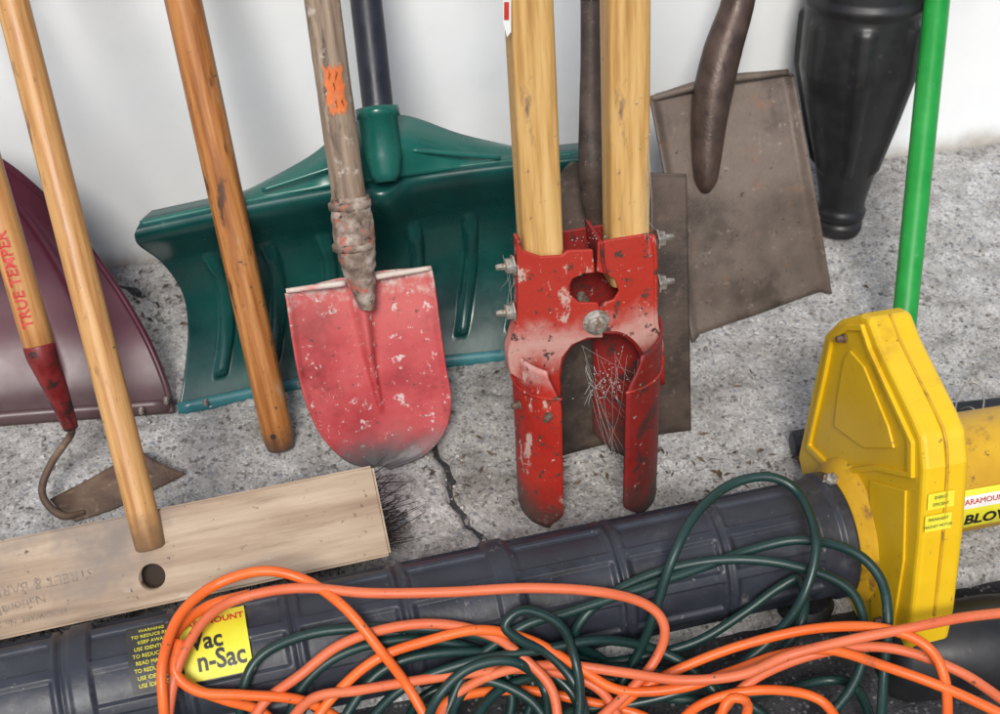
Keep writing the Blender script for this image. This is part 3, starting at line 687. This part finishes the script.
for i in range(9):
    text('label_small','WARNING'if i==0 else random.choice(['TO REDUCE RISK','DO NOT RUN ON','READ MANUAL','USE IDENTICAL','KEEP AWAY','OF SHOCK WEAR']),.0054,ft((z0+z1)/2,am+da*(.40-.1*i)),'lab_y',g,.0001,sx=.95)
P=raycyl(831,479,RT+.006); bolt('clamp_screw',P-V((0,0,.004)),V((0,-.3,1)),.007,g,shank=.008)
x0=TB.x+.004
Hp=[(848,317),(838,320),(824,334),(815,372),(797,456),(806,500),(826,560),(845,620),(858,668),(870,690),(884,690),(900,682),(912,620),(920,540),(924,470),(921,438),(912,416),(878,345),(868,318),(860,314)]
def HX(u,v,dx=0):
    p=X(u,v,x0); p.z=max(p.z,-.008); return p+V((dx,0,0))
PH=[HX(u,v) for u,v in Hp]
TK=.048
plate('housing',PH,V((TK,0,0)),'yellow',g,.006)
def ring(nm,px,w,h,mat):
    P=[HX(u,v) for u,v in px]; c=sum(P,V((0,0,0)))/len(P); Q=[c+(p-c)*w for p in P]
    n=len(P); vs=P+Q+[p+V((-h,0,0)) for p in P]+[q+V((-h,0,0)) for q in Q]
    fs=[]
    for i in range(n):
        j=(i+1)%n
        fs+= [(2*n+i,2*n+j,3*n+j,3*n+i),(i,j,2*n+j,2*n+i),(n+i,n+j,3*n+j,3*n+i)]
    mk(nm,vs,fs,mat,g,False,bevel=.0012)
ring('side_rim',[(849,324),(832,336),(824,376),(808,448),(836,476),(878,470),(915,478),(915,442),(872,348),(864,324)],.92,.004,'yellow')
plate('grip_panel',[HX(u,v) for u,v in [(852,350),(846,358),(840,392),(836,426),(866,448),(896,448),(890,425),(866,366)]],V((-.003,0,0)),'yellow',g,.0015)
plate('lower_panel',[HX(u,v) for u,v in [(872,480),(908,490),(906,560),(895,630),(884,668),(874,640),(872,560)]],V((-.003,0,0)),'yellow',g,.0015)
# split line and edge ribs on the housing rim
sweep('seam_rib',[HX(u,v,TK*.5)+V((0,-.0004,.0004)) for u,v in ((868,318),(878,345),(912,416),(921,438),(924,470),(920,540),(912,620))],.0016,'yellow_d',g,8,.004)
lathe('intake_collar',TB+td*-.014,TB+td*.03,[(0,.060),(.0005,RT+.003),(.008,RT+.005),(.010,RT+.011),(.020,RT+.016),(.034,RT+.030),(.044,RT+.034)],'yellow_d',g,80)
for q in ((884,620),(895,655),(846,338)): 
    bolt('housing_screw',HX(*q,-.001),V((-1,0,0)),.004,g,'rust',0)
MC=V((x0+TK-.002,TB.y+.026,.112)); md_=V((1,-.02,.01)).normalized()
lathe('motor_body',MC,MC+md_,[(0,.070),(.012,.072),(.014,.066),(.05,.066),(.052,.0665),(.06,.0665),(.062,.066),(.21,.064),(.23,.055),(.235,.03)],'yellow_d',g,80)
fmM=frame(MC,MC+md_).to_3x3()
sg=1
def fmot(zc,ac,lift=.0012):
    def f(x,y,z):
        a=math.radians(ac)+sg*y/.0665; return MC+md_*(zc+x)+fmM@V((math.cos(a),math.sin(a),0))*(.0665+lift+z)
    return f
def mpatch(nm,za,zb,a0,a1,mat,lift):
    vs=[];fs=[];n=12
    for j in range(2):
        for i in range(n+1):
            a=math.radians(a0+(a1-a0)*i/n); vs.append(MC+md_*(za+(zb-za)*j)+fmM@V((math.cos(a),math.sin(a),0))*(.0665+lift))
    for i in range(n): fs.append((i,i+1,n+2+i,n+1+i))
    mk(nm,vs,fs,mat,g)
sg=1 if fmot(.1,-90)(0,.01,0).z>fmot(.1,-90)(0,0,0).z else -1
mpatch('motor_label',.040,.14,-90+sg*-12,-90+sg*33,'lab_y',.0008)
mpatch('motor_label_band',.046,.14,-90+sg*14,-90+sg*27,'ink_w',.0011)
text('motor_text','BLOWER',.020,fmot(.104,-90+sg*0,.0016),'ink_k',g,bold=.0005); text('motor_text_2','PARAMOUNT',.009,fmot(.084,-90+sg*21,.0018),'ink_r',g)
def onfront(u,v,lift=.0006):
    a=HX(924,470); b=HX(920,540); nrm=V((1,0,0)).cross(b-a).normalized(); nrm= nrm if nrm.y<0 else -nrm
    return PL(u,v,a+nrm*lift,nrm),nrm,(a-b).normalized()
for i,(pp,s1,s2) in enumerate((((941,500),'ENERGY','EFFICIENT'),((938,522),'PERMANENT','MAGNET MOTOR'))):
    P,nf,upf=onfront(*pp,.0022)
    plate('strip_label',[P+V((-.014,0,0))+upf*.009,P+V((.014,0,0))+upf*.009,P+V((.014,0,0))-upf*.009,P+V((-.014,0,0))-upf*.009],nf*.0004,'lab_y',g,0)
    for k,s in enumerate((s1,s2)):
        text('strip_text',s,.0046,(lambda x,y,z,P=P,k=k:P+V((x*.82,0,0))+upf*(y+.0038-.0078*k)+nf*(.0007+z)),'ink_k',g,.0001)
lathe('lower_shroud',V((x0-.01,TB.y-.13,.02)),V((x0+.3,TB.y-.15,.02)),[(0,.02),(.004,.040),(.02,.048),(.12,.052),(.22,.045),(.225,.02)],'bplastic',g,60)
lathe('foot',V((x0-.05,TB.y-.02,-.012)),V((x0-.05,TB.y-.02,.03)),[(0,.035),(.01,.036),(.02,.03)],'bplastic',g,40)

# ---------------------------------------------------------------- extension cords
def cpt(u,v,h,r,lift):
    P=G(u,v,h); d=(CAM-P).normalized()
    for k in range(200):
        t=(P-TA).dot(td); c=TA+td*t
        if t<TL+.05 and (P-c).length<RT+r+.001+lift: P=P+d*.002
        else: break
    return P
def cord(px,hs,lift=.0,r=.0051):
    return ([cpt(u,v,h+lift,r,lift) for (u,v),h in zip(px,hs)],r)
gc=[
 cord([(596,740),(618,690),(640,650),(655,612),(672,560),(695,515),(730,485),(770,477),(800,495),(816,540),(806,590),(780,630),(735,668),(680,692),(620,706),(570,712),(530,740)],[.0,.02,.05,.10,.15,.17,.17,.17,.16,.15,.12,.08,.05,.03,.02,.02,.02],.02),
 cord([(436,745),(466,672),(520,628),(570,612),(630,592),(700,568),(750,550),(800,540),(850,550),(880,578),(888,620),(884,670),(880,740)],[.03,.05,.06,.08,.1,.12,.13,.14,.15,.14,.12,.08,.05],.012),
 cord([(560,650),(600,662),(650,655),(700,640),(745,612),(778,588),(800,580),(802,620),(775,655),(720,676),(650,684),(600,676),(560,650)],[.05,.05,.05,.06,.08,.1,.11,.1,.07,.05,.04,.04,.05],.0),
 cord([(240,740),(243,690),(262,655),(310,634),(370,628),(440,630),(500,642),(528,668),(532,700),(515,745)],[.05,.06,.08,.1,.11,.1,.09,.06,.04,.02],.004),
 cord([(285,740),(300,690),(340,655),(400,640),(460,645),(500,665),(512,700),(500,745)],[.05,.06,.08,.09,.09,.07,.05,.03],.0),
 cord([(330,740),(380,672),(450,652),(520,660),(570,690),(590,745)],[.05,.07,.08,.07,.05,.03],.010),
 cord([(590,745),(578,690),(550,655),(520,640),(505,625),(525,610),(560,625),(575,660),(580,700),(575,745)],[.03,.05,.07,.08,.09,.09,.08,.07,.05,.03],.024),
 cord([(400,745),(420,700),(470,680),(540,676),(620,690),(700,700),(780,690),(830,680),(858,690),(880,745)],[.03,.04,.05,.05,.04,.03,.03,.03,.04,.03],.0),
 cord([(650,745),(610,668),(575,640),(596,605),(650,575),(720,560),(790,565),(850,590),(865,640),(850,690),(800,745)],[.02,.04,.06,.09,.12,.14,.14,.12,.08,.05,.02],.004),
 cord([(450,745),(455,705),(480,680),(530,700),(560,745)],[.04,.05,.06,.05,.03],.016),
 cord([(460,745),(500,690),(580,668),(660,672),(720,690),(760,712),(790,745)],[.05,.055,.05,.04,.03,.02,.02],.012),
 cord([(350,745),(400,690),(470,662),(540,650),(600,640),(650,648),(690,668),(720,700),(730,745)],[.05,.06,.06,.07,.07,.05,.04,.02,.0],.02),
 cord([(420,745),(436,700),(470,668),(515,662),(545,690),(548,745)],[.05,.06,.06,.06,.04,.03],.028),
]
me_g=multi('green_extension_cord',gc,'gcord',None,12,.004)
oc=[
 cord([(168,745),(163,700),(163,660),(180,615),(215,585),(262,571),(305,580),(345,608),(380,650),(410,690),(440,745)],[.06,.07,.09,.12,.14,.15,.14,.12,.1,.07,.04],.026),
 cord([(290,745),(262,712),(225,700),(190,686),(168,662),(178,630),(208,606),(250,594)],[.05,.06,.06,.07,.09,.1,.11,.12],.008),
 cord([(180,640),(175,672),(200,692),(245,695),(300,700),(340,720),(360,745)],[.1,.07,.06,.06,.06,.05,.04],.016),
 cord([(300,745),(330,700),(375,660),(430,640),(480,630),(530,640),(575,665),(620,690),(680,688),(730,672),(780,655),(830,650),(890,668),(950,690),(1010,718)],[.05,.07,.09,.1,.1,.09,.07,.05,.05,.06,.08,.09,.10,.10,.1],.018),
 cord([(580,740),(640,690),(700,660),(760,640),(820,628),(880,628),(925,645),(945,680),(948,745)],[.02,.04,.06,.08,.1,.12,.12,.1,.08],.020),
 cord([(735,745),(748,706),(732,698),(722,712),(715,745)],[.03,.04,.04,.03,.02],.02),
 cord([(400,745),(450,700),(520,690),(580,700),(640,715),(690,745)],[.06,.06,.05,.04,.03,.02],.006),
 cord([(660,745),(700,705),(760,690),(820,700),(850,745)],[.03,.04,.05,.04,.03],.012),
]
of=[
 cord([(165,745),(172,690),(185,650),(210,615),(245,597),(300,588),(370,593),(450,592),(530,588),(600,592),(645,604),(664,625),(658,655),(630,690),(570,745)],[.08,.09,.1,.12,.14,.15,.15,.15,.15,.14,.12,.1,.07,.05,.03],.016),
 cord([(245,745),(262,705),(300,675),(340,645),(390,628),(440,624),(490,635),(520,655),(552,690),(560,745)],[.07,.08,.1,.11,.12,.12,.11,.09,.07,.04],.012),
 cord([(275,745),(310,700),(360,690),(420,680),(480,672),(540,670),(600,690),(630,745)],[.07,.08,.08,.07,.06,.05,.04,.02],.022),
 cord([(1010,612),(960,618),(910,628),(850,640),(790,655),(740,675),(680,680),(620,672),(560,665),(500,672),(450,700),(430,745)],[.12,.12,.12,.11,.09,.08,.07,.06,.06,.05,.04,.03],.026),
 cord([(1010,705),(960,672),(900,650),(850,648),(790,662),(740,690),(700,745)],[.1,.1,.11,.1,.08,.05,.03],.008),
]
og=grp('orange_extension_cord',G(300,690,0))
multi('jacket',oc,'orange',og,12,.004); multi('faded_jacket',of,'orange_f',og,12,.004)

# ---------------------------------------------------------------- light
w=bpy.data.worlds.new("World"); scene.world=w; w.use_nodes=True; nt=w.node_tree; bg=nt.nodes["Background"]
sk=nt.nodes.new("ShaderNodeTexSky"); sk.sky_type='NISHITA'; sk.sun_disc=False
EL=math.radians(46); AZ=math.radians(198)
sk.sun_elevation=EL; sk.sun_rotation=AZ; sk.dust_density=2.0; sk.ozone_density=1.0
nt.links.new(sk.outputs[0],bg.inputs[0]); bg.inputs[1].default_value=.13
sd=bpy.data.lights.new("sun",'SUN'); so=bpy.data.objects.new("sun",sd); scene.collection.objects.link(so)
sd.energy=3.0; sd.angle=math.radians(16); sd.color=(1,.965,.91)
dirs=V((math.sin(AZ)*math.cos(EL),math.cos(AZ)*math.cos(EL),math.sin(EL)))
so.rotation_euler=dirs.to_track_quat('Z','Y').to_euler()
scene.view_settings.view_transform='Standard'; scene.view_settings.look='None'; scene.view_settings.exposure=0
